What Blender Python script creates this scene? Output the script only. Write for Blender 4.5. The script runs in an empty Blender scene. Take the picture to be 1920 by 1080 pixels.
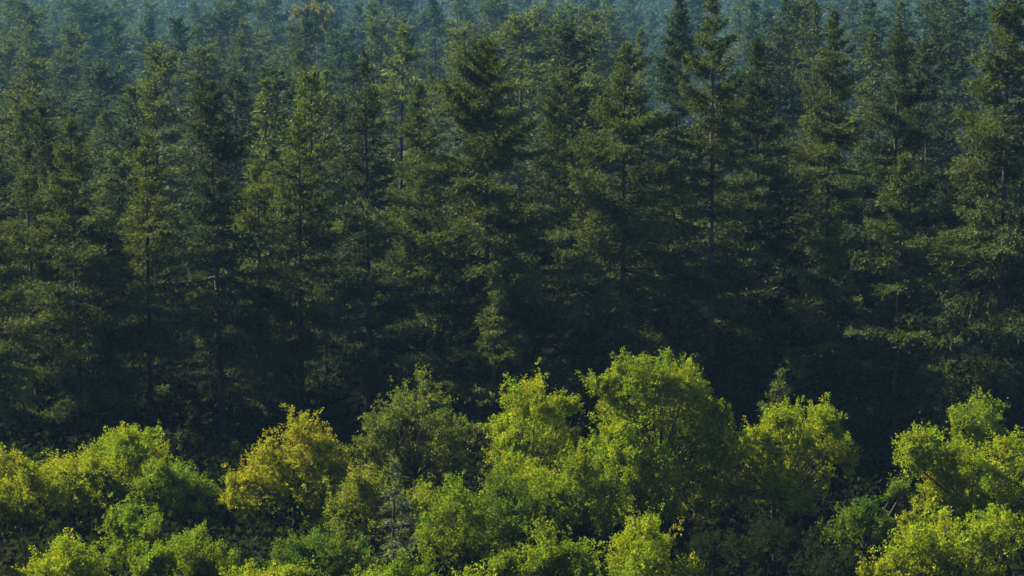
import bpy, math, random
import numpy as np

# ------------------------------------------------------------------ camera, sky, sun, exposure
scene = bpy.context.scene
COL = scene.collection
CAM_Z, PITCH, F_PX = 19.8, math.radians(9.0), 3850.0      # F_PX: focal length in pixels of a 1920 wide frame
cam_data = bpy.data.cameras.new('camera')
cam_data.sensor_width = 36.0
cam_data.lens = 36.0 * F_PX / 1920.0
cam_data.clip_start, cam_data.clip_end = 1.0, 12000.0
cam = bpy.data.objects.new('camera', cam_data)
cam.location = (0, 0, CAM_Z)
cam.rotation_euler = (math.pi / 2 - PITCH, 0, 0)
COL.objects.link(cam)
scene.camera = cam

SUN_ELEV, SUN_BEHIND = math.radians(38), math.radians(24)  # sun stands to the left and a little beyond the trees
sun_dir = (-math.cos(SUN_ELEV) * math.cos(SUN_BEHIND), math.cos(SUN_ELEV) * math.sin(SUN_BEHIND), math.sin(SUN_ELEV))
world = bpy.data.worlds.new('World')
scene.world = world
world.use_nodes = True
wn = world.node_tree.nodes
sky = wn.new('ShaderNodeTexSky')
sky.sky_type = 'NISHITA'
sky.sun_disc = False
sky.sun_elevation = SUN_ELEV
sky.sun_rotation = math.atan2(sun_dir[0], sun_dir[1])
sky.air_density, sky.dust_density, sky.ozone_density = 0.4, 0.1, 3.0
wn['Background'].inputs['Strength'].default_value = 0.05
world.node_tree.links.new(sky.outputs[0], wn['Background'].inputs[0])

sun_data = bpy.data.lights.new('sun', 'SUN')
sun_data.energy = 5.0
sun_data.angle = math.radians(0.53)
sun_data.color = (1.0, 0.90, 0.66)
sun = bpy.data.objects.new('sun', sun_data)
from mathutils import Vector
sun.rotation_euler = Vector(sun_dir).to_track_quat('Z', 'Y').to_euler()
sun.location = (-60, 160, 90)
COL.objects.link(sun)

vs = scene.view_settings
vs.view_transform = 'Standard'
vs.look = 'None'
vs.exposure = 1.64
vs.gamma = 1.0
vs.use_curve_mapping = False
cy = scene.cycles
cy.max_bounces, cy.diffuse_bounces, cy.glossy_bounces, cy.transmission_bounces = 3, 1, 1, 1
cy.volume_bounces, cy.transparent_max_bounces = 0, 4
cy.use_denoising = True
cy.sample_clamp_indirect = 4.0

HAZE_DENSITY = 0.00021
HAZE_COLOR = (0.24, 0.56, 1.0)

rng = np.random.default_rng(7)
random.seed(7)


def at(px, py, Y):
    """World point at distance Y seen at photograph pixel (px, py)."""
    c, s = math.cos(PITCH), math.sin(PITCH)
    u, v = (px - 960.0), (540.0 - py)
    d = np.array([u, F_PX * c + v * s, -F_PX * s + v * c])
    t = Y / d[1]
    return np.array([d[0] * t, Y, CAM_Z + d[2] * t])


def pix(p):
    c, s = math.cos(PITCH), math.sin(PITCH)
    x, y, z = p[0], p[1], p[2] - CAM_Z
    dep = y * c - z * s
    up = y * s + z * c
    return 960 + F_PX * x / dep, 540 - F_PX * up / dep


def sstep(a, b, x):
    t = np.clip((np.asarray(x, float) - a) / (b - a), 0, 1)
    return t * t * (3 - 2 * t)


def stand_height(y):
    """Mean height of the trees: a young stand in front, tall old forest in the valley behind it."""
    return 15.0 + 27.0 * sstep(85, 540, y)


def ground_z(x, y):
    """Level shelf under the front trees with a hollow added to deepen the shade in the gap, a wooded valley behind, the far hill after that."""
    x, y = np.asarray(x, float), np.asarray(y, float)
    col = 960 + F_PX * x / np.maximum(y, 40)
    t = np.clip(np.log(np.maximum(y, 95) / 95) / math.log(540 / 95), 0, 1)
    left = 1 - sstep(200, 640, col); right = sstep(1150, 1600, col); mid = 1 - left - right
    tip = left * (225 - 235 * t) + mid * (150 - 160 * t) + right * (70 - 70 * t)
    valley = CAM_Z - (70 + tip) / 3850 * np.clip(y, 95, 540) - stand_height(y)
    g = valley * sstep(91, 112, y)
    g = g + 70 * sstep(550, 1200, y) * (0.95 + 0.12 * np.sin(x * 0.004 + 1.0) + 0.05 * np.sin(x * 0.013))
    g = g - 2.6 * np.exp(-((x - 8.6) / 3.2) ** 2 - ((y - 64) / 7.0) ** 2)  # hollow added so the gap between the bright trees lies in shade
    g = g + 0.2 * np.sin(x * 0.2 + y * 0.11) * np.cos(y * 0.17 - x * 0.08)
    return g


# ------------------------------------------------------------------ materials
def new_mat(name):
    m = bpy.data.materials.new(name)
    m.use_nodes = True
    return m, m.node_tree.nodes, m.node_tree.links


def foliage_mat(name, trans, rough, spec, hue_jit, val_jit):
    """Leaf: diffuse + light through the leaf; hue of each tree from the object's colour, each leaf a little different."""
    m, n, l = new_mat(name)
    out, bsdf = n['Material Output'], n['Principled BSDF']
    oi = n.new('ShaderNodeObjectInfo')
    att = n.new('ShaderNodeAttribute'); att.attribute_name = 'tone'
    hsv = n.new('ShaderNodeHueSaturation')
    mh = n.new('ShaderNodeMapRange'); mh.inputs['To Min'].default_value = 0.5 - hue_jit; mh.inputs['To Max'].default_value = 0.5 + hue_jit
    mv = n.new('ShaderNodeMapRange'); mv.inputs['To Min'].default_value = 1 - val_jit; mv.inputs['To Max'].default_value = 1 + val_jit
    sep = n.new('ShaderNodeSeparateColor')
    l.new(att.outputs['Color'], sep.inputs[0])
    l.new(sep.outputs[0], mh.inputs[0]); l.new(sep.outputs[1], mv.inputs[0])
    l.new(mh.outputs[0], hsv.inputs['Hue']); l.new(mv.outputs[0], hsv.inputs['Value'])
    l.new(oi.outputs['Color'], hsv.inputs['Color'])
    l.new(hsv.outputs[0], bsdf.inputs['Base Color'])
    bsdf.inputs['Roughness'].default_value = rough
    bsdf.inputs['Specular IOR Level'].default_value = spec
    tr = n.new('ShaderNodeBsdfTranslucent')
    br = n.new('ShaderNodeMix'); br.data_type = 'RGBA'; br.blend_type = 'MULTIPLY'; br.inputs[0].default_value = 1
    l.new(hsv.outputs[0], br.inputs[6]); br.inputs[7].default_value = (2.0, 2.15, 0.3, 1)
    l.new(br.outputs[2], tr.inputs['Color'])
    mix = n.new('ShaderNodeMixShader'); mix.inputs[0].default_value = trans
    l.new(bsdf.outputs[0], mix.inputs[1]); l.new(tr.outputs[0], mix.inputs[2])
    l.new(mix.outputs[0], out.inputs['Surface'])
    return m


def bark_mat(name, dark, pale, scale):
    m, n, l = new_mat(name)
    bsdf = n['Principled BSDF']
    tc = n.new('ShaderNodeTexCoord')
    mp = n.new('ShaderNodeMapping'); mp.inputs['Scale'].default_value = (1, 1, 0.18)
    nz = n.new('ShaderNodeTexNoise'); nz.inputs['Scale'].default_value = scale; nz.inputs['Detail'].default_value = 6
    rp = n.new('ShaderNodeValToRGB')
    rp.color_ramp.elements[0].position, rp.color_ramp.elements[1].position = 0.35, 0.72
    rp.color_ramp.elements[0].color, rp.color_ramp.elements[1].color = (*dark, 1), (*pale, 1)
    bp = n.new('ShaderNodeBump'); bp.inputs['Strength'].default_value = 0.7; bp.inputs['Distance'].default_value = 0.05
    l.new(tc.outputs['Object'], mp.inputs[0]); l.new(mp.outputs[0], nz.inputs[0]); l.new(nz.outputs[0], rp.inputs[0])
    l.new(rp.outputs[0], bsdf.inputs['Base Color']); l.new(nz.outputs[0], bp.inputs['Height']); l.new(bp.outputs[0], bsdf.inputs['Normal'])
    bsdf.inputs['Roughness'].default_value = 0.85
    return m


M_NEEDLE = foliage_mat('needles', 0.2, 0.7, 0.08, 0.035, 0.65)
M_LEAF = foliage_mat('broad_leaves', 0.26, 0.6, 0.08, 0.05, 0.5)
M_UNDER = foliage_mat('undergrowth_leaves', 0.3, 0.8, 0.05, 0.03, 0.4)
M_BARK = bark_mat('conifer_bark', (0.018, 0.015, 0.013), (0.075, 0.062, 0.052), 5)
M_PALEBARK = bark_mat('pale_bark', (0.03, 0.026, 0.022), (0.14, 0.12, 0.10), 5)

M_GROUND, n, l = new_mat('forest_floor')
tc = n.new('ShaderNodeTexCoord')
nz = n.new('ShaderNodeTexNoise'); nz.inputs['Scale'].default_value = 0.35; nz.inputs['Detail'].default_value = 9; nz.inputs['Roughness'].default_value = 0.65
rp = n.new('ShaderNodeValToRGB')
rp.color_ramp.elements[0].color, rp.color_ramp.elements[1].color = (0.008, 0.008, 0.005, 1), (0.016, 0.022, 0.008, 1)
rp.color_ramp.elements[0].position, rp.color_ramp.elements[1].position = 0.35, 0.7
l.new(tc.outputs['Object'], nz.inputs[0]); l.new(nz.outputs[0], rp.inputs[0]); l.new(rp.outputs[0], n['Principled BSDF'].inputs['Base Color'])
n['Principled BSDF'].inputs['Roughness'].default_value = 0.95
n['Principled BSDF'].inputs['Specular IOR Level'].default_value = 0.03


# ------------------------------------------------------------------ mesh helpers
def quad_mesh(name, verts, quads, mat, tone=None, smooth=False):
    """verts (N,3), quads (M,4); tone (M,3) a value per face."""
    me = bpy.data.meshes.new(name)
    nv, nq = len(verts), len(quads)
    me.vertices.add(nv); me.vertices.foreach_set('co', np.ascontiguousarray(verts, np.float32).ravel())
    nc = quads.shape[1]
    me.loops.add(nq * nc); me.loops.foreach_set('vertex_index', np.ascontiguousarray(quads, np.int32).ravel())
    me.polygons.add(nq)
    me.polygons.foreach_set('loop_start', np.arange(0, nq * nc, nc, dtype=np.int32))
    me.polygons.foreach_set('loop_total', np.full(nq, nc, np.int32))
    if smooth:
        me.polygons.foreach_set('use_smooth', np.ones(nq, bool))
    if tone is not None:
        a = me.attributes.new('tone', 'FLOAT_COLOR', 'FACE')
        c = np.ones((nq, 4), np.float32); c[:, :3] = tone
        a.data.foreach_set('color', c.ravel())
    me.update(calc_edges=True)
    me.materials.append(mat)
    return me


class Blades:
    """Collects small diamond-shaped faces (leaves, needle sprays)."""
    def __init__(self): self.p, self.d, self.l, self.w, self.t = [], [], [], [], []
    def add(self, p, d, length, width, tone):
        self.p.append(p); self.d.append(d); self.l.append(length); self.w.append(width); self.t.append(tone)
    def mesh(self, name, mat, r, unit=1.0, flat=0.0):
        p = np.concatenate(self.p); d = np.concatenate(self.d); L = np.concatenate(self.l)[:, None]; W = np.concatenate(self.w)[:, None]; t = np.concatenate(self.t)
        d = d / np.linalg.norm(d, axis=1, keepdims=True)
        q = r.normal(size=p.shape)
        if flat:
            q[:, 2] *= (1 - flat)
        side = np.cross(d, q); side /= np.linalg.norm(side, axis=1, keepdims=True) + 1e-9
        up = np.cross(side, d)
        v = np.empty((len(p), 3, 3))
        a = r.uniform(0.05, 0.45, (len(p), 1))
        v[:, 0] = p + d * L * a + side * W * 0.62
        v[:, 1] = p + d * L
        v[:, 2] = p + d * L * (0.45 - a) - side * W * 0.62 + up * W * 0.15
        return quad_mesh(name, v.reshape(-1, 3) * unit, np.arange(len(p) * 3).reshape(-1, 3), mat, t)


class Tubes:
    def __init__(self): self.v, self.q, self.n = [], [], 0
    def add(self, pts, rad, sides=5):
        pts = np.asarray(pts, float); k = len(pts); rad = np.asarray(rad, float)
        tan = np.gradient(pts, axis=0); tan /= np.linalg.norm(tan, axis=1, keepdims=True) + 1e-9
        ref = np.where(np.abs(tan[:, 2:3]) > 0.9, np.array([[1.0, 0, 0]]), np.array([[0, 0, 1.0]]))
        a = np.cross(tan, ref); a /= np.linalg.norm(a, axis=1, keepdims=True) + 1e-9
        b = np.cross(tan, a)
        th = np.arange(sides) * 2 * math.pi / sides
        ring = pts[:, None] + rad[:, None, None] * (np.cos(th)[None, :, None] * a[:, None] + np.sin(th)[None, :, None] * b[:, None])
        self.v.append(ring.reshape(-1, 3))
        i, j = np.meshgrid(np.arange(k - 1), np.arange(sides), indexing='ij')
        j2 = (j + 1) % sides
        q = np.stack([i * sides + j, i * sides + j2, (i + 1) * sides + j2, (i + 1) * sides + j], -1).reshape(-1, 4) + self.n
        self.q.append(q); self.n += k * sides
    def mesh(self, name, mat, unit=1.0):
        return quad_mesh(name, np.concatenate(self.v) * unit, np.concatenate(self.q), mat, smooth=True)


def link(name, data, parent=None):
    o = bpy.data.objects.new(name, data)
    COL.objects.link(o)
    if parent is not None:
        o.parent = parent
    return o


LABELS = []


def thing(name, loc, label, cat, group=None, rz=0.0, sc=1.0):
    e = link(name, None)
    e.empty_display_size = 0.5
    e.location = [float(q) for q in loc]; e.rotation_euler = (0, 0, rz)
    e.scale = (sc, sc, sc)
    e['label'] = label; e['category'] = cat
    if group: e['group'] = group
    LABELS.append(label)
    return e


# ------------------------------------------------------------------ conifers
def conifer_meshes(H, R, z0, seed, dens=1.0, spray=0.27, bare=0.0, droop=0.0, shape=0.8, lean=0.0, ragged=0.25, bark=None, k_=1.0):
    """Trunk, boughs and needle sprays of one conifer, base at the origin. z0: height fraction where the living crown starts."""
    r = np.random.default_rng(seed)
    H, R = H / k_, R / k_                        # twigs and needles keep their proportion to the tree
    bl, tr, bw = Blades(), Tubes(), Tubes()
    k = 26
    zz = np.linspace(-0.3, H, k)
    wob = np.cumsum(r.normal(0, 0.018, (k, 2)), axis=0) * (zz[:, None] / H)
    axis = np.stack([wob[:, 0] + lean * zz, wob[:, 1], zz], 1)
    r0 = 0.0082 * H + 0.045
    rad = r0 * np.clip(1 - zz / H, 0, 1) ** 0.85 + 0.012
    rad[0] *= 1.25
    tr.add(axis, rad, 9)
    def ax(z):
        return np.array([np.interp(z, zz, axis[:, 0]), np.interp(z, zz, axis[:, 1]), z])
    # branches come in whorls with jitter
    zs = []
    z = z0 * H
    while z < H * 0.985:
        u = (H - z) / (H * (1 - z0))
        m = r.integers(3, 7)
        zs += list(z + r.normal(0, 0.12, m))
        z += (0.30 + 0.56 * u ** 0.7) * r.uniform(0.75, 1.3) / max(dens, 0.5) ** 0.5
    sector = r.uniform(0.35, 1.3, 7)          # some sides of the crown are fuller
    for z in zs:
        u = np.clip((H - z) / (H * (1 - z0)), 0.01, 1)
        az = r.uniform(0, 2 * math.pi)
        sec = np.interp(az / (2 * math.pi) * 7, np.arange(8), np.append(sector, sector[0]))
        L = R * (u ** shape) * (1 - 0.30 * max(0, u - 0.75) / 0.25) * r.uniform(1 - ragged * 1.6, 1 + ragged * 0.7) * (0.55 + 0.45 * sec)
        L = max(L, 0.22)
        if r.random() < 0.2: L *= 0.5               # broken or young bough
        dead = r.random() < bare * u
        if dead: L *= 0.4
        pitch = math.radians(np.interp(u, [0, 0.15, 0.5, 1], [62, 34, 10, -12]) + r.normal(0, 8)) - droop * 0.25
        dr = (0.10 + droop * 0.3) * r.uniform(0.5, 1.5)
        upt = 0.12 * r.uniform(0.2, 1.4)
        n = 8
        s = np.linspace(0, 1, n)
        bend = r.normal(0, 0.18)
        ang = az + bend * s
        rr = np.cumsum(np.append(0, np.full(n - 1, L / (n - 1)))) * math.cos(pitch)
        pts = np.stack([rr * np.cos(ang), rr * np.sin(ang), L * (s * math.sin(pitch) - dr * s ** 2 + upt * s ** 4)], 1) + ax(z)
        bw.add(pts[[0, 2, 5, 7]], np.interp(s[[0, 2, 5, 7]], [0, 1], [0.012 + 0.011 * L, 0.004]), 3)
        if dead:
            continue
        # side twigs
        step = 0.125 / dens
        ns = max(3, int(L * 0.92 / step))
        st = np.linspace(0.10 + 0.1 * r.random(), 1.0, ns)
        P = np.stack([np.interp(st, s, pts[:, i]) for i in range(3)], 1)
        T = np.stack([np.interp(st, s, np.gradient(pts[:, i])) for i in range(3)], 1)
        T /= np.linalg.norm(T, axis=1, keepdims=True)
        S = np.cross(T, [0, 0, 1.0]); S /= np.linalg.norm(S, axis=1, keepdims=True) + 1e-9
        wmax = 0.6 * L ** 0.85 + 0.06
        for side in (-1, 1):
            fwd = np.radians(r.normal(38, 12, ns))
            tw = T * np.sin(fwd)[:, None] + side * S * np.cos(fwd)[:, None]
            tw[:, 2] += r.normal(-0.22 - droop * 0.8, 0.26, ns) + 0.35 * (1 - u) * 0.5
            tl = (wmax * (1 - st) ** 0.75 * np.minimum(1, st / 0.22) + 0.10) * r.uniform(0.5, 1.25, ns)
            tl *= (r.random(ns) > 0.10)
            cnt = np.maximum(1, np.ceil(tl / (spray * 0.25))).astype(int)
            idx = np.repeat(np.arange(ns), cnt)
            f = (np.arange(len(idx)) - np.repeat(np.cumsum(cnt) - cnt, cnt)) / np.repeat(cnt, cnt)
            f = f + r.uniform(-0.1, 0.1, len(idx))
            p = P[idx] + tw[idx] * (tl[idx] * f)[:, None]
            p[:, 2] -= 0.18 * droop * f * tl[idx] + r.uniform(-0.08, 0.12, len(idx))
            d = tw[idx] + r.normal(0, 0.5, p.shape)
            m = len(idx)
            # needles of one bough share a tone, tips are lighter
            tone = np.stack([np.clip(0.5 + r.normal(0, 0.15, m) + r.normal(0, 0.12), 0, 1), np.clip(0.3 + 0.42 * st[idx] + r.normal(0, 0.2, m) + r.normal(0, 0.1), 0, 1), np.zeros(m)], 1)
            bl.add(p, d, spray * r.uniform(0.7, 1.4, m), spray * 0.30 * r.uniform(0.7, 1.3, m), tone)
        # tip tuft
        m = 4
        bl.add(np.repeat(pts[-1:], m, 0), T[-1] + r.normal(0, 0.4, (m, 3)), spray * r.uniform(0.6, 1.1, m), np.full(m, spray * 0.25), np.full((m, 3), 0.6))
    # leader shoot
    m = 14
    zt = H - r.uniform(0, 0.7, m)
    dd = r.normal(0, 0.5, (m, 3)); dd[:, 2] = 1
    bl.add(np.stack([np.full(m, axis[-1, 0]), np.full(m, axis[-1, 1]), zt], 1), dd, np.full(m, spray), np.full(m, spray * 0.25), np.full((m, 3), 0.55))
    # dead bare branches under the crown
    for z in np.arange(0.12 * H, z0 * H + 1.5, 0.42):
        for _ in range(r.integers(1, 3)):
            az = r.uniform(0, 2 * math.pi); L = R * r.uniform(0.15, 0.5)
            s = np.linspace(0, 1, 5)
            pts = np.stack([L * s * math.cos(az), L * s * math.sin(az), L * (-0.12 * s - 0.25 * s ** 2)], 1) + ax(z)
            bw.add(pts, np.interp(s, [0, 1], [0.022, 0.005]), 3)
            if r.random() < 0.35:
                m = 8
                f = r.uniform(0.4, 1, m)
                p = np.stack([np.interp(f, s, pts[:, i]) for i in range(3)], 1)
                bl.add(p, r.normal(0, 1, (m, 3)) + [0, 0, -0.4], spray * r.uniform(0.6, 1, m), np.full(m, spray * 0.25), np.full((m, 3), 0.45))
    return (tr.mesh('trunk', bark or M_BARK, k_), bw.mesh('branches', bark or M_BARK, k_), bl.mesh('crown', M_NEEDLE, r, k_))


def place_conifer(meshes, loc, color, label, group=None, rz=0.0, sc=1.0, name='conifer_tree', small=False, wide=1.0):
    e = thing(name, loc, label, 'conifer', group, rz, sc)
    e.scale = (sc * wide, sc * wide, sc)
    link('trunk', meshes[0], e)
    if not small:
        b = link('branches', meshes[1], e); b['kind'] = 'stuff'
    c = link('crown', meshes[2], e)
    c.color = (*color, 1)
    return e


# ------------------------------------------------------------------ broadleaved trees
def broadleaf_meshes(lobes, base, seed, dens=1.0, leaf=0.135, open_=0.0, hang=0.3, k_=0.6, mat=None):
    """lobes: (N,4) world centres and radii of the leaf masses; base: world point of the foot of the stem. Meshes come out local to the base."""
    r = np.random.default_rng(seed)
    base = np.asarray(base, float)
    lob = np.array([[*((np.array(q[:3]) - base) / k_), q[3] / k_, (q[4] if len(q) > 4 else 0.0)] for q in lobes])
    bl, tr, bw = Blades(), Tubes(), Tubes()
    cen = lob[:, :3].mean(0)
    wk = r.normal(0, 1.5, (3, 4, 3)); wp = r.uniform(0, 6.28, (3, 4)); wv = r.uniform(0.08, 0.22, (3, 4))     # slow waves that push the leaf masses out of round
    gk = r.normal(0, 1.9, (3, 3)); gp = r.uniform(0, 6.28, 3)                                                # and where the crown has gaps
    fork = np.array([cen[0] * 0.6, cen[1] * 0.6, max(0.5, cen[2] * 0.45)])
    rt = 0.035 * lob[:, 2].max() ** 0.5 + 0.03
    s = np.linspace(0, 1, 7)
    tr.add(np.stack([fork[0] * s ** 1.5, fork[1] * s ** 1.5, -0.2 + (fork[2] + 0.2) * s], 1), np.interp(s, [0, 1], [rt * 1.3, rt]), 8)
    for q in lob:
        c, R = q[:3], q[3]
        s = np.linspace(0, 1, 7)[:, None]
        mid = (fork + c) / 2 + r.normal(0, 0.25, 3) - [0, 0, 0.15 * R]
        limb = (1 - s) ** 2 * fork + 2 * s * (1 - s) * mid + s ** 2 * (c + [0, 0, 0.3 * R])
        bw.add(limb, np.interp(s[:, 0], [0, 1], [rt * 0.6, 0.018]), 4)
        # the leaf mass is made of smaller clumps, each a bumpy shell of twig ends, thin inside
        nsub = int(8 + 9 * R)
        sd = r.normal(0, 1, (nsub, 3)); sd /= np.linalg.norm(sd, axis=1, keepdims=True)
        sd[:, 2] = np.where(sd[:, 2] < -0.45, -sd[:, 2], sd[:, 2])
        sr = R * r.uniform(0.18, 0.46, nsub)
        sc_ = c + sd * (R * r.uniform(0.45, 1.15, nsub))[:, None] * [1, 1, r.uniform(0.9, 1.35)]
        nc = np.maximum(3, (np.array(sr) ** 2 * 42 * dens).astype(int))
        idx = np.repeat(np.arange(nsub), nc)
        d = r.normal(0, 1, (len(idx), 3)) + sd[idx] * 0.5 + [0, 0, 0.6]
        d /= np.linalg.norm(d, axis=1, keepdims=True)
        p = sc_[idx] + d * (sr[idx] * np.clip(1.05 - np.abs(r.normal(0, 0.25, len(idx))), 0.2, 1.1))[:, None]
        # leafy shoots that stick out of the top
        nsh = int(3 + 3 * R)
        for _ in range(nsh):
            ds = r.normal(0, 0.6, 3) + [0, 0, 0.75]; ds /= np.linalg.norm(ds)
            a0 = c + ds * R * r.uniform(0.75, 1.0); ln_ = r.uniform(0.3, 0.9)
            kk = 4
            p = np.concatenate([p, a0 + (ds + [0, 0, 0.3]) * (np.linspace(0, 1, kk) * ln_)[:, None]]); d = np.concatenate([d, np.repeat(ds[None], kk, 0)])
            idx = np.concatenate([idx, np.zeros(kk, int)])
        # inner leaves close the crown
        ni = int(20 * R ** 2 * dens)
        di = r.normal(0, 1, (ni, 3)); di /= np.linalg.norm(di, axis=1, keepdims=True)
        p = np.concatenate([p, c + di * (R * r.uniform(0.1, 0.62, ni))[:, None]]); d = np.concatenate([d, di])
        off = np.stack([(np.sin(p @ wk[a_].T + wp[a_]) * wv[a_]).sum(1) for a_ in range(3)], 1)
        gapn = np.sin(p @ gk.T + gp).sum(1)
        p = p + off
        hue = np.concatenate([r.normal(0, 0.13, nsub)[idx], np.zeros(ni)]) + q[4] + r.normal(0, 0.08) + 0.06 * gapn
        big = np.concatenate([np.ones(len(idx)), np.full(ni, 1.7)])
        dist = np.linalg.norm(p[:, None] - lob[None, :, :3], axis=2) / lob[None, :, 3]
        inside = (dist < 0.6).sum(1) > 0
        keep = ~inside | (r.random(len(p)) < 0.35) | (big > 1.5)
        keep &= (r.random(len(p)) > open_) & (gapn < 1.1)
        p, d, hue, big = p[keep], d[keep], hue[keep], np.repeat(big[keep], 18)
        for i in range(0, len(p), 10):                       # some of the twigs that carry the leaves
            a = c + (p[i] - c) * 0.25
            bw.add(np.array([a, (a + p[i]) / 2 + r.normal(0, 0.05, 3), p[i]]), [0.012, 0.008, 0.003], 3)
        n = len(p)
        k = 18
        tw = d + r.normal(0, 0.5, d.shape); tw[:, 2] += 0.25
        tw /= np.linalg.norm(tw, axis=1, keepdims=True)
        ln = r.uniform(0.12, 0.4, n)
        f = r.uniform(-0.6, 1, (n, k))
        q_ = p[:, None] + tw[:, None] * (ln[:, None] * f)[..., None] + r.normal(0, 0.07, (n, k, 3))
        dirs = r.normal(0, 0.75, (n, k, 3)) + tw[:, None] * 0.5 + [0, 0, -hang]
        ctone = r.normal(0, 0.13, (n, 1)); chue = hue[:, None] + r.normal(0, 0.05, (n, 1))
        tone = np.stack([np.clip(0.5 + chue + r.normal(0, 0.06, (n, k)), 0, 1), np.clip(0.5 + ctone + r.normal(0, 0.2, (n, k)), 0, 1), np.zeros((n, k))], 2)
        bl.add(q_.reshape(-1, 3), dirs.reshape(-1, 3), leaf * big * r.uniform(0.6, 1.25, n * k), leaf * big * 0.66 * r.uniform(0.6, 1.2, n * k), tone.reshape(-1, 3))
    return tr.mesh('trunk', M_PALEBARK, k_), bw.mesh('branches', M_PALEBARK, k_), bl.mesh('crown', mat or M_LEAF, r, k_)


def px_lobes(D, lst, seed, depth=1.0, skirt=True):
    """Leaf masses at photograph pixels; each gets its own depth and most a companion behind, so the crown is as deep as it is wide."""
    r = np.random.default_rng(seed)
    out = []
    cx = np.mean([q[0] for q in lst]); ext = max(abs(q[0] - cx) + q[2] for q in lst)
    for q in lst:
        x, y, rp = q[0], q[1] + 17, q[2]            # leaf masses bulge upwards, so their centres sit a little lower
        hue = q[3] if len(q) > 3 else 0.0
        R = rp / F_PX * D
        edge = 1 - min(1, abs(x - cx) / ext)
        dy = r.uniform(-0.6, 0.6) * R * depth
        c = at(x, y, D + dy)
        out.append((*c, R * 0.93, hue))
        if rp > 24:
            c2 = at(x + r.uniform(-0.4, 0.4) * rp, y + r.uniform(-0.1, 0.3) * rp, D + dy + R * r.uniform(1.0, 1.7) * (0.5 + edge))
            out.append((*c2, R * r.uniform(0.8, 1.0), hue))
    cx_, cz_ = np.mean([q[0] for q in out]), np.mean([q[2] for q in out])
    for q in list(out):                             # stray side clumps make the outline lopsided
        if r.random() < 0.55:
            th = r.uniform(-0.4, math.pi + 0.4)
            out.append((q[0] + math.cos(th) * q[3] * 0.95, q[1] + r.uniform(-0.7, 0.5) * q[3], q[2] + math.sin(th) * q[3] * 0.8, q[3] * r.uniform(0.28, 0.5), q[4]))
    if skirt:                                       # leaves go on down towards the ground
        lo = min(q[2] - q[3] for q in out); gz = float(ground_z(out[0][0], D))
        xs = np.array([q[0] for q in out])
        for z in np.arange(lo, gz + 0.3, -0.8):
            for _ in range(2):
                out.append((r.uniform(*np.quantile(xs, [0.15, 0.85])), D + r.uniform(-0.7, 1.1), z, r.uniform(0.55, 0.8), 0.0))
    return out


def broadleaf(name, D, lst, color, label, seed, cat='broadleaf tree', group='broadleaved trees in front of the conifers', skirt=True, **kw):
    lob = px_lobes(D, lst, seed, skirt=skirt)
    x = np.mean([q[0] for q in lob]); y = np.mean([q[1] for q in lob])
    base = np.array([x, y, float(ground_z(x, y))])
    t, b, c = broadleaf_meshes(lob, base, seed, **kw)
    e = thing(name, base, label, cat, group)
    link('trunk', t, e)
    o = link('branches', b, e); o['kind'] = 'stuff'
    o = link('crown', c, e); o.color = (*color, 1)
    return e


# ------------------------------------------------------------------ setting: ground
ys = np.concatenate([np.arange(-40, 40, 20), np.arange(40, 120, 1.5), np.arange(120, 440, 6), np.geomspace(440, 7000, 60)])
us = np.linspace(-1, 1, 91)
V = []
for y in ys:
    half = 40 + 0.6 * max(y, 0)
    xs = us * half
    V.append(np.stack([xs, np.full(91, y), ground_z(xs, np.full(91, max(y, 40.0)))], 1))
V = np.concatenate(V)
i, j = np.meshgrid(np.arange(len(ys) - 1), np.arange(90), indexing='ij')
Q = np.stack([i * 91 + j, i * 91 + j + 1, (i + 1) * 91 + j + 1, (i + 1) * 91 + j], -1).reshape(-1, 4)
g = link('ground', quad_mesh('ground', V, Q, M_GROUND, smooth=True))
g['kind'] = 'structure'

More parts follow.
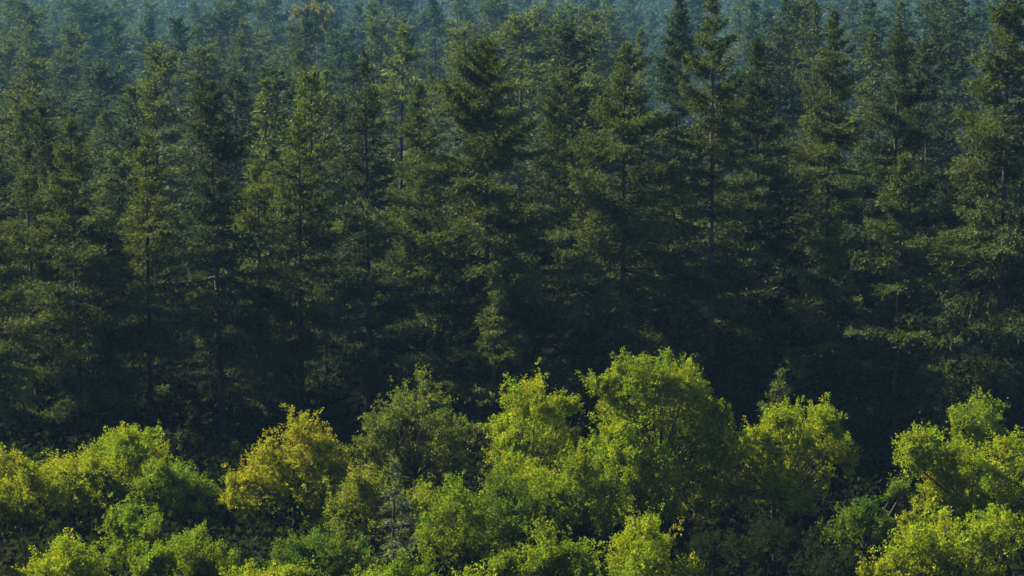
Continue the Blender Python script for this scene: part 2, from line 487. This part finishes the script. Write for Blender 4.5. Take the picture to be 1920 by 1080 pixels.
# ------------------------------------------------------------------ front conifers, one by one (pixel of the tip, distance, crown radius)
OLIVE, DEEP, BLUE, FRESH = (0.058, 0.082, 0.030), (0.034, 0.054, 0.027), (0.034, 0.060, 0.040), (0.080, 0.106, 0.030)
FRONT = [
    # px, tip y, D, R, z0, kwargs, colour, landmark, label
    (132, 214, 85.8, 3.74, 0.27, dict(ragged=.35, shape=0.76), OLIVE, 'the thin-topped conifer', 'thin-topped olive conifer with a dark trunk, at the low end of the front row'),
    (52, 262, 88.8, 3.50, 0.12, dict(ragged=.35), OLIVE, None, 'short ragged conifer beside the thin-topped conifer, nearest the frame edge on the left'),
    (268, 246, 88.2, 3.62, 0.27, dict(ragged=.35, shape=0.81), FRESH, 'the yellowish conifer', 'yellowish green conifer with loose sunlit sprays, second tall tree from the left'),
    (402, 150, 85.2, 3.98, 0.27, dict(ragged=.4, shape=0.71), DEEP, 'the dark-tipped conifer', 'tall conifer with a dark narrow tip and long straight bare lower trunk'),
    (556, 222, 87.0, 3.98, 0.27, dict(ragged=.4, shape=0.76, bare=.3), OLIVE, 'the gappy conifer', 'gappy conifer with its dark trunk showing through, left of the spire-like one'),
    (686, 92, 85.2, 3.50, 0.09, dict(ragged=.35, shape=0.86, bare=.25), DEEP, 'the spire conifer', 'slim spire-like conifer standing clear of the haze, pale glints along its trunk'),
    (790, 150, 94.8, 3.86, 0.10, dict(ragged=.3), OLIVE, None, 'mid green conifer close behind, between the spire conifer and the broadest one'),
    (912, 72, 84.0, 6.22, 0.08, dict(ragged=.35, shape=0.68), OLIVE, 'the broad conifer', 'broadest conifer of the front row, many upswept boughs around a dark trunk'),
    (1052, 150, 92.4, 4.66, 0.09, dict(ragged=.3), DEEP, None, 'shaded dark conifer set back between the broad and the layered conifer'),
    (1172, 78, 84.0, 5.70, 0.08, dict(ragged=.4, shape=0.76, droop=.15), OLIVE, 'the layered conifer', 'conifer with flat sunlit layers of boughs, dark trunk running up its middle'),
    (1345, -24, 84.0, 4.66, 0.10, dict(ragged=.35, shape=0.81, bare=.45, bark='pale'), OLIVE, 'the pale-trunked conifer', 'very tall conifer with a long pale bare stretch of trunk in its crown'),
    (1432, 66, 90.0, 4.79, 0.08, dict(ragged=.3, shape=0.76), DEEP, None, 'dense dark conifer close behind the pale-trunked conifer, on its shaded side'),
    (1272, -18, 105.6, 4.66, 0.08, dict(ragged=.25), BLUE, None, 'dark bluish conifer with a blunt tip, between the layered and the pale-trunked conifer'),
    (1556, 14, 93.6, 4.66, 0.09, dict(ragged=.35, bare=.2), OLIVE, 'the twiggy conifer', 'twiggy grey-green conifer set back between the pale-trunked and the blackish conifer'),
    (1692, 34, 87.6, 4.79, 0.09, dict(ragged=.35, shape=0.81), DEEP, 'the blackish conifer', 'blackish conifer with a pointed top and a heavily shaded side'),
    (1902, -40, 83.4, 6.35, 0.07, dict(ragged=.35, shape=0.81, droop=.2), OLIVE, 'the drooping conifer', 'tallest conifer at the frame edge, long drooping boughs reaching out'),
    (1690, 292, 79.8, 4.79, 0.05, dict(ragged=.35, shape=0.66), OLIVE, None, 'shorter bushy conifer standing in front of the blackish conifer, feathery edge'),
    (1552, 395, 82.2, 4.14, 0.06, dict(ragged=.35), FRESH, None, 'shorter light-tipped conifer in front of the twiggy conifer'),
    (926, 494, 80.4, 2.99, 0.06, dict(ragged=.3, shape=0.86), FRESH, None, 'young conifer with a pale sunlit tip standing before the broad conifer'),
    (1466, 700, 76.8, 1.95, 0.04, dict(ragged=.3), FRESH, None, 'small pointed young conifer poking up behind the broadleaved trees'),
    (1250, 330, 88.8, 4.53, 0.07, dict(ragged=.35), OLIVE, None, 'low olive conifer filling the gap between the layered and the pale-trunked conifer'),
    (800, 330, 87.6, 3.98, 0.07, dict(ragged=.35), OLIVE, None, 'low conifer filling the gap between the spire and the broad conifer'),
    (480, 300, 89.4, 3.86, 0.10, dict(ragged=.35), FRESH, None, 'low conifer filling the gap between the dark-tipped and the gappy conifer'),
    (200, 400, 87.6, 3.86, 0.08, dict(ragged=.35), FRESH, None, 'low sunlit conifer between the thin-topped and the yellowish conifer'),
    (1800, 330, 87.6, 4.66, 0.06, dict(ragged=.35), OLIVE, None, 'low bushy conifer between the blackish and the drooping conifer'),
    (-25, 330, 84.0, 4.10, 0.08, dict(ragged=.35), FRESH, None, 'conifer cut by the frame edge on the left, sunlit boughs'),
]
landmarks = []
buffer_y = np.full(2400, 2000.0)                 # skyline of what is already placed, per column, to leave out trees that nothing shows of


def add_skyline(tip, base, Rpx):
    x0, y0 = tip
    for c in range(int(x0 - Rpx), int(x0 + Rpx) + 1):
        if 0 <= c + 240 < 2400:
            y = y0 + abs(c - x0) / max(Rpx, 1) * (base - y0) * 0.62
            buffer_y[c + 240] = min(buffer_y[c + 240], y)


for k, (px, ty, D, R, z0, kw, colr, mark, label) in enumerate(FRONT):
    top = at(px, ty, D)
    gz = float(ground_z(top[0], D))
    H = top[2] - gz
    kw = dict(kw)
    if kw.get('bark') == 'pale': kw['bark'] = M_PALEBARK
    ms = conifer_meshes(H, R, z0, 100 + k, k_=0.6, dens=1.0, lean=random.uniform(-0.014, 0.014), **kw)
    place_conifer(ms, (top[0], D, gz), colr, label, 'tall conifers of the front row')
    add_skyline((px, ty), pix((top[0], D, gz))[1], R / D * F_PX)
    if mark: landmarks.append((px, mark))

# ------------------------------------------------------------------ conifers behind, up to the far slope
PROTO = []
for k in range(9):
    H = 24.0
    PROTO.append((H, conifer_meshes(H, 4.2 + 0.55 * (k % 5), 0.05 + 0.03 * (k % 3), 300 + k, dens=0.6, spray=0.44, ragged=0.5, shape=[0.5, 0.75, 0.42, 0.62, 0.85, 0.36][k % 6], bare=0.12 * (k % 3), droop=0.12 * (k % 2), lean=0.02 * ((k % 4) - 1.5))))
cand = []
y = 97.0
while y < 545:
    w = y * 1040 / F_PX
    hm_ = float(stand_height(y))
    x = -w - 3 + random.uniform(0, 4)
    while x < w + 3:
        cand.append((x + random.uniform(-0.09, 0.09) * hm_, y + random.uniform(-0.12, 0.12) * hm_))
        x += 0.34 * hm_ * random.uniform(0.8, 1.35)
    y += 0.42 * hm_
cand.sort(key=lambda q: q[1])
BACK = []
for (x, y) in cand:
    gz = float(ground_z(x, y))
    col = 960 + F_PX * x / y
    H = float(stand_height(y)) * (random.uniform(0.74, 1.02) if y < 125 else random.uniform(0.74, 1.18))
    tip = pix((x, y, gz + H))
    c0, c1 = int(np.clip(tip[0] + 240 - 9, 0, 2399)), int(np.clip(tip[0] + 240 + 10, 1, 2400))
    if c0 >= c1 or tip[0] < -60 or tip[0] > 1980:
        continue
    sky_y = buffer_y[c0:c1].min()
    if tip[1] > sky_y - 24 or sky_y < 4:
        continue
    BACK.append((x, y, gz, H, tip))
    add_skyline(tip, pix((x, y, gz))[1], 3.8 * H / 24 / y * F_PX)
print('back trees', len(BACK))
counter = {}
ORD = ['first', 'second', 'third', 'fourth', 'fifth', 'sixth', 'seventh', 'eighth', 'ninth', 'tenth', 'eleventh', 'twelfth', 'thirteenth', 'fourteenth', 'fifteenth', 'sixteenth', 'seventeenth', 'eighteenth', 'nineteenth', 'twentieth'] + ['%dth' % q for q in range(21, 80)]
for (x, y, gz, H, tip) in BACK:
    h0, ms = PROTO[random.randrange(len(PROTO))]
    lm = min(landmarks, key=lambda q: abs(q[0] - tip[0]))
    side = 'left' if tip[0] < lm[0] else 'right'
    key = (lm[1], side)
    counter[key] = counter.get(key, 0) + 1
    tint = 'olive' if y < 135 else ('hazy grey-green' if y < 270 else 'blue-hazed')
    label = '%s conifer, %s one back on the slope behind %s, on its %s' % (tint, ORD[counter[key] - 1], lm[1], side)
    base = [OLIVE, DEEP, FRESH, BLUE, OLIVE][random.randrange(5)]
    v = random.uniform(0.85, 1.25)
    place_conifer(ms, (x, y, gz), tuple(q * v for q in base), label, 'conifers on the slope behind the front row', random.uniform(0, 6.28), H / h0, small=(y > 250), wide=random.uniform(1.0, 1.45))

# the stand goes on between and behind the front trees: mostly hidden stems, added for shade, whose boughs close the gaps
ir = random.Random(3)
taken = [(o.location.x, o.location.y) for o in COL.objects if o.get('category') == 'conifer']
inner = []
y = 88.5
while y < 122:
    w = y * 985 / F_PX
    x = -w - 9
    while x < w:
        q = (x + ir.uniform(-0.8, 0.8), y + ir.uniform(-0.9, 0.9))
        if all((q[0] - a) ** 2 + (q[1] - b) ** 2 > 7 for a, b in taken):
            inner.append(q); taken.append(q)
        x += 3.9
    y += 3.9
cnt2 = {}
for (x, y) in inner:
    gz = float(ground_z(x, y))
    px = 960 + F_PX * x / y
    w0 = y * 985 / F_PX
    H = (9.5 + 2.5 * float(sstep(300, 1300, px))) * ir.uniform(0.6, 0.95)
    h0, ms = PROTO[ir.randrange(len(PROTO))]
    if px < -70:  # out of view, added to block low sun from the left
        if ir.random() < 0.35: continue
        label = 'unseen conifer of the stand, added beyond the left frame edge to block low sun'
    else:
        lm = min(landmarks, key=lambda q: abs(q[0] - px))
        side = 'left' if px < lm[0] else 'right'
        key = (lm[1], side); cnt2[key] = cnt2.get(key, 0) + 1
        label = 'shaded lower conifer inside the stand, %s in behind %s, on its %s' % (ORD[cnt2[key] - 1], lm[1], side)
    base = [OLIVE, DEEP, BLUE][ir.randrange(3)]
    place_conifer(ms, (x, y, gz), base, label, 'conifers inside the stand', ir.uniform(0, 6.28), H / h0)
print('inner', len(inner))

# yellow broadleaved crown far up among the conifers
broadleaf('broadleaf_tree', 300, [(596, 22, 22), (578, 29, 16), (612, 34, 16), (596, 46, 24)], (0.16, 0.165, 0.04), 'pale yellow broadleaved crown among the hazy conifers, high above the gappy conifer', 61, dens=0.5, leaf=0.2, skirt=False, k_=1.6)

# far forest on the hill: one mass
fr = np.random.default_rng(5)
bl = Blades()
y = 560.0
while y < 1180:
    w = y * 1020 / F_PX
    n = int(2 * w / 7.5)
    xs = fr.uniform(-w, w, n)
    for x in xs:
        yj = y + fr.uniform(-6, 6)
        gz = float(ground_z(x, yj)); H = fr.uniform(26, 42)
        m = 120
        u = fr.random(m) ** 0.6
        a = fr.uniform(0, 6.28, m); rr = (0.3 + 5.6 * u) * np.sqrt(fr.random(m))
        p = np.stack([x + rr * np.cos(a), yj + rr * np.sin(a), gz + H * (1 - u * 0.85)], 1)
        d = np.stack([np.cos(a), np.sin(a), fr.normal(-0.1, 0.4, m)], 1)
        t = fr.normal(0, 0.12)
        bl.add(p, d, fr.uniform(1.0, 2.6, m), fr.uniform(0.8, 1.4, m), np.stack([np.clip(fr.normal(0.5, 0.15, m), 0, 1), np.clip(0.5 + t + fr.normal(0, 0.18, m), 0, 1), np.zeros(m)], 1))
    y += 15 + (y - 560) * 0.03
o = link('far_forest', bl.mesh('far_forest', M_NEEDLE, fr))
o.color = (0.040, 0.058, 0.024, 1)
o['kind'] = 'stuff'; o['label'] = 'far blue wooded hillside closing the view'; o['category'] = 'forest'

# ------------------------------------------------------------------ broadleaved trees in front (leaf masses at photograph pixels, distance)
GREEN, LIME, GOLD, GREY, MOSS = (0.150, 0.212, 0.008), (0.222, 0.270, 0.007), (0.245, 0.275, 0.007), (0.125, 0.155, 0.032), (0.080, 0.135, 0.011)
BROAD = [
    (70.8, [(55, 900, 60, -.04), (0, 905, 55, -.06), (110, 895, 50, 0), (150, 940, 45), (40, 970, 70), (-40, 950, 60), (120, 990, 60), (60, 1030, 70)], GOLD, 'golden-topped broadleaved tree cut by the frame edge on the left'),
    (72.5, [(230, 840, 38), (190, 850, 40), (265, 845, 38), (225, 890, 60), (170, 880, 30), (280, 880, 35)], LIME, 'light green round-topped tree right behind the golden-topped one'),
    (71.4, [(320, 885, 35), (285, 895, 38), (355, 910, 40), (390, 935, 35), (325, 940, 65), (380, 980, 45), (290, 970, 45)], GREEN, 'wide green domed tree left of the bright yellow tree, dark lower side'),
    (62.4, [(135, 1055, 40), (100, 1065, 35), (165, 1060, 30), (130, 1100, 50)], LIME, 'small light green treetop at the lower frame edge, below the golden-topped tree'),
    (66.6, [(245, 970, 32), (225, 990, 32), (275, 985, 28), (245, 1030, 50)], GREEN, 'small narrow green tree below the light green round-topped one'),
    (63.0, [(365, 1030, 35), (270, 1050, 35), (320, 1050, 40), (405, 1055, 35), (350, 1090, 60), (275, 1040, 25), (215, 1060, 30)], GREEN, 'low broad bush of many small domes below the wide domed tree'),
    (70.8, [(565, 785, 22), (600, 830, 32, -.16), (545, 835, 40, -.06), (500, 860, 38, -.05), (465, 885, 38, -.14), (445, 925, 30, -.05), (610, 880, 45, .1), (550, 900, 60, .1), (480, 950, 40, .15), (590, 950, 60, .2), (640, 880, 25)], (0.245, 0.258, 0.008), 'bright yellow broadleaved tree with a small green tuft on top'),
    (72.0, [(805, 740, 30), (750, 765, 35), (715, 795, 35), (700, 830, 30), (790, 800, 55), (840, 810, 40), (865, 850, 30), (750, 860, 55), (820, 880, 50)], GREY, 'grey-green rounded tree with dull open leaves right of the bright yellow tree'),
    (63.6, [(600, 1010, 40), (560, 1045, 40), (640, 1030, 40), (650, 1080, 50), (580, 1090, 50), (510, 1070, 25)], MOSS, 'mossy green tree at the lower frame edge below the bright yellow tree'),
    (67.8, [(680, 910, 30), (660, 940, 30), (785, 930, 35), (800, 965, 30), (650, 985, 30), (705, 950, 30), (740, 985, 40), (770, 1020, 40)], (0.165, 0.190, 0.022), 'yellowish thin-leaved tree wrapped around the grey young pine'),
    (64.8, [(850, 930, 30), (830, 960, 35), (875, 960, 30), (840, 1010, 45), (870, 1020, 35), (830, 1060, 50)], GREEN, 'upright fresh green tree right of the grey young pine'),
    (66.0, [(930, 910, 28), (915, 940, 28), (960, 935, 35), (940, 985, 45), (985, 970, 30)], MOSS, 'deep green rounded bush between the upright fresh green and the cascading tree'),
    (69.0, [(955, 880, 36), (990, 900, 38), (930, 895, 22), (970, 930, 45)], LIME, 'small bright tree below the tall leaning lime one, above the deep green bush'),
    (72.0, [(1010, 735, 32), (970, 755, 30), (1045, 770, 35), (960, 790, 30), (1000, 810, 50), (1080, 760, 22), (1050, 840, 45), (985, 860, 40), (945, 845, 26)], LIME, 'tall lime green tree with a lit flank, left of the highest dome'),
    (71.5, [(1205, 690, 28), (1240, 695, 30), (1150, 705, 28), (1285, 715, 28), (1125, 725, 25), (1210, 740, 60), (1280, 760, 45), (1160, 760, 40), (1320, 780, 30), (1350, 775, 20), (1260, 810, 55), (1330, 820, 35)], (0.180, 0.222, 0.009), 'highest broadleaved tree, a wide dome with a glowing upper rim'),
    (70.2, [(1160, 815, 30), (1130, 835, 30), (1190, 825, 30), (1225, 845, 25), (1155, 870, 50), (1210, 900, 40), (1240, 930, 35), (1260, 860, 25)], LIME, 'bright tree standing directly before the highest dome'),
    (67.2, [(1070, 875, 30), (1100, 870, 28), (1040, 905, 32), (1130, 910, 35), (1020, 930, 30), (1080, 940, 55), (1140, 970, 40), (1030, 980, 40)], GREEN, 'cascading green tree with a bright left slope and dark right side'),
    (62.4, [(1000, 1060, 35), (960, 1060, 30), (1050, 1035, 32), (1090, 1050, 30), (1120, 1065, 25), (930, 1070, 25), (1040, 1090, 60), (1015, 1010, 28)], GREEN, 'spreading bush at the lower frame edge below the cascading tree'),
    (62.4, [(1212, 980, 24), (1190, 1010, 32), (1235, 1015, 32), (1215, 1050, 50), (1260, 1060, 28), (1170, 1050, 25)], LIME, 'cone-shaped small light tree beside the big dark gap'),
    (72.0, [(1480, 775, 25), (1540, 780, 28), (1440, 810, 35), (1510, 815, 35), (1560, 830, 32), (1380, 840, 35), (1345, 860, 30), (1310, 880, 22), (1420, 860, 45), (1500, 870, 50), (1582, 858, 18), (1460, 930, 60), (1370, 910, 40)], LIME, 'wide yellow-green tree with stepped top above the big dark gap'),
    (71.5, [(1830, 775, 28), (1800, 790, 28), (1860, 785, 25), (1830, 825, 45), (1905, 825, 20)], GREEN, 'mid green rounded treetop rising behind the big right-hand tree'),
    (69.6, [(1730, 825, 28), (1710, 850, 28), (1745, 860, 30), (1785, 860, 28), (1830, 870, 40), (1880, 860, 35), (1920, 860, 40), (1770, 915, 45), (1850, 935, 60), (1920, 935, 60), (1750, 970, 40), (1820, 1000, 60), (1900, 1010, 60)], LIME, 'big bright broadleaved tree filling the lower right corner'),
    (63.0, [(1720, 1010, 30), (1690, 1040, 35), (1760, 1020, 35), (1800, 1030, 35), (1850, 1030, 35), (1650, 1055, 22), (1770, 978, 34), (1832, 988, 40), (1885, 1000, 40), (1722, 985, 26), (1740, 1070, 50), (1830, 1080, 50)], LIME, 'lowest bright bush at the lower frame edge before the big right-hand tree'),
    (58.8, [(488, 1088, 32), (528, 1092, 34), (455, 1104, 30)], LIME, 'lime treetop just showing at the lower frame edge below the wide domed tree'),
    (59.4, [(700, 1092, 40), (745, 1082, 36), (792, 1078, 34)], GREEN, 'green treetops cut by the lower frame edge below the grey young pine'),
    (58.2, [(870, 1096, 36), (905, 1100, 30)], LIME, 'small light treetop cut by the lower frame edge below the upright fresh green tree'),
    (59.4, [(1140, 1095, 36), (1175, 1105, 30)], GREEN, 'small green treetop at the lower frame edge beside the cone-shaped small tree'),
    (67.2, [(1675, 912, 20), (1600, 972, 26), (1572, 990, 24), (1622, 1005, 26), (1660, 985, 20), (1640, 950, 24)], MOSS, 'thin shaded sapling inside the big dark gap'),
]
for k, (D, lst, colr, label) in enumerate(BROAD):
    broadleaf('broadleaf_tree', D, lst, colr, label, 500 + k, open_=0.25 if colr == GREY else 0.05)

SHADE_LEAF = (0.017, 0.028, 0.007)  # leaf colour taken very dark to stand for the shade in the gap
GAP = [(65.0, [(1330, 1020, 36), (1380, 1030, 36)], 'shade-coloured shrub in the big gap, next to the cone-shaped small tree'),
       (66.5, [(1450, 1010, 38), (1500, 1020, 36)], 'shade-coloured shrub in the middle of the big gap'),
       (64.0, [(1570, 1050, 36), (1540, 1060, 34)], 'shade-coloured shrub in the big gap, beside the lowest bright bush')]
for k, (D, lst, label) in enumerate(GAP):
    broadleaf('shrub', D, lst, SHADE_LEAF, label, 800 + k, cat='shrub', group='shade-coloured shrubs in the gap between the bright trees', dens=0.7, mat=M_UNDER)

# grey young pine among the broadleaved trees
top = at(735, 868, 64.5)
place_conifer(conifer_meshes(top[2], 1.15, 0.05, 900, dens=1.3, spray=0.24, ragged=0.3, shape=0.6, k_=0.6), (top[0], 64.5, 0), (0.105, 0.135, 0.085), 'grey-green young pine with feathery upright sprays among the broadleaved trees', name='young_pine')

# shaded shrubs at the foot of the conifers
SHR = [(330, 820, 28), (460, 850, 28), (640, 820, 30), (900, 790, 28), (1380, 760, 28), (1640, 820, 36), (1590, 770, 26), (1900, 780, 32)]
lm2 = sorted(landmarks)
used = {}
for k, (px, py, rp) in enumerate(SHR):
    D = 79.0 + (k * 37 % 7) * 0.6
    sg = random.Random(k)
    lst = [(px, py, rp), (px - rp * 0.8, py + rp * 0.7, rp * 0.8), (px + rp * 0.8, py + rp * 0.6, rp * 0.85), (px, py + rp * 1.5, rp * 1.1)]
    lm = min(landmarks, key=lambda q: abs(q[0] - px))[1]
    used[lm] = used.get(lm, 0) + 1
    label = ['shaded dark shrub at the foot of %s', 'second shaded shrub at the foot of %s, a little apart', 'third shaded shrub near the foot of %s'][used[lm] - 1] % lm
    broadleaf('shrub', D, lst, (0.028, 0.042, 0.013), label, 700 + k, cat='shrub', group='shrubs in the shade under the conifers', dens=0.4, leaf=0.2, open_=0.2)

# low undergrowth over the ground between the stems
ur = np.random.default_rng(11)
n = 5000
yy = ur.uniform(48, 118, n); xx = ur.uniform(-1, 1, n) * (yy * 1000 / F_PX)
bl = Blades()
for x, y in zip(xx, yy):
    m = 22
    hh = ur.uniform(0.25, 1.1)
    p = np.stack([x + ur.normal(0, 0.3, m), y + ur.normal(0, 0.3, m), float(ground_z(x, y)) + hh * ur.random(m)], 1)
    d = ur.normal(0, 1, (m, 3)); d[:, 2] = np.abs(d[:, 2])
    bl.add(p, d, ur.uniform(0.15, 0.36, m), ur.uniform(0.1, 0.24, m), np.clip(ur.normal(0.5, 0.15, (m, 3)), 0, 1))
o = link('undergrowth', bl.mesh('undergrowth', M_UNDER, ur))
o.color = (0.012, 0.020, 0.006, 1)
o['kind'] = 'stuff'; o['label'] = 'low dark undergrowth between the stems'; o['category'] = 'undergrowth'

# ------------------------------------------------------------------ haze: one box of even air round everything
hm = bpy.data.materials.new('haze')
hm.use_nodes = True
n, l = hm.node_tree.nodes, hm.node_tree.links
n.remove(n['Principled BSDF'])
pv = n.new('ShaderNodeVolumePrincipled')
pv.inputs['Color'].default_value = (*HAZE_COLOR, 1)
pv.inputs['Density'].default_value = HAZE_DENSITY
pv.inputs['Anisotropy'].default_value = 0.0
l.new(pv.outputs[0], n['Material Output'].inputs['Volume'])
x0, x1, y0, y1, z0, z1 = -4300, 4300, -60, 7050, -30, 112
hv = np.array([(x0, y0, z0), (x1, y0, z0), (x1, y1, z0), (x0, y1, z0), (x0, y0, z1), (x1, y0, z1), (x1, y1, z1), (x0, y1, z1)], float)
hq = np.array([(3, 2, 1, 0), (4, 5, 6, 7), (0, 1, 5, 4), (1, 2, 6, 5), (2, 3, 7, 6), (3, 0, 4, 7)])
hz = link('haze', quad_mesh('haze', hv, hq, hm))
hz['kind'] = 'stuff'
hz.visible_shadow = True

dup = [q for q in set(LABELS) if LABELS.count(q) > 1]
print('things', len(LABELS), 'duplicate labels', dup, 'long', [q for q in LABELS if len(q.split()) > 16])
print('triangles', sum(len(m.loops) - 2 * len(m.polygons) for m in bpy.data.meshes))
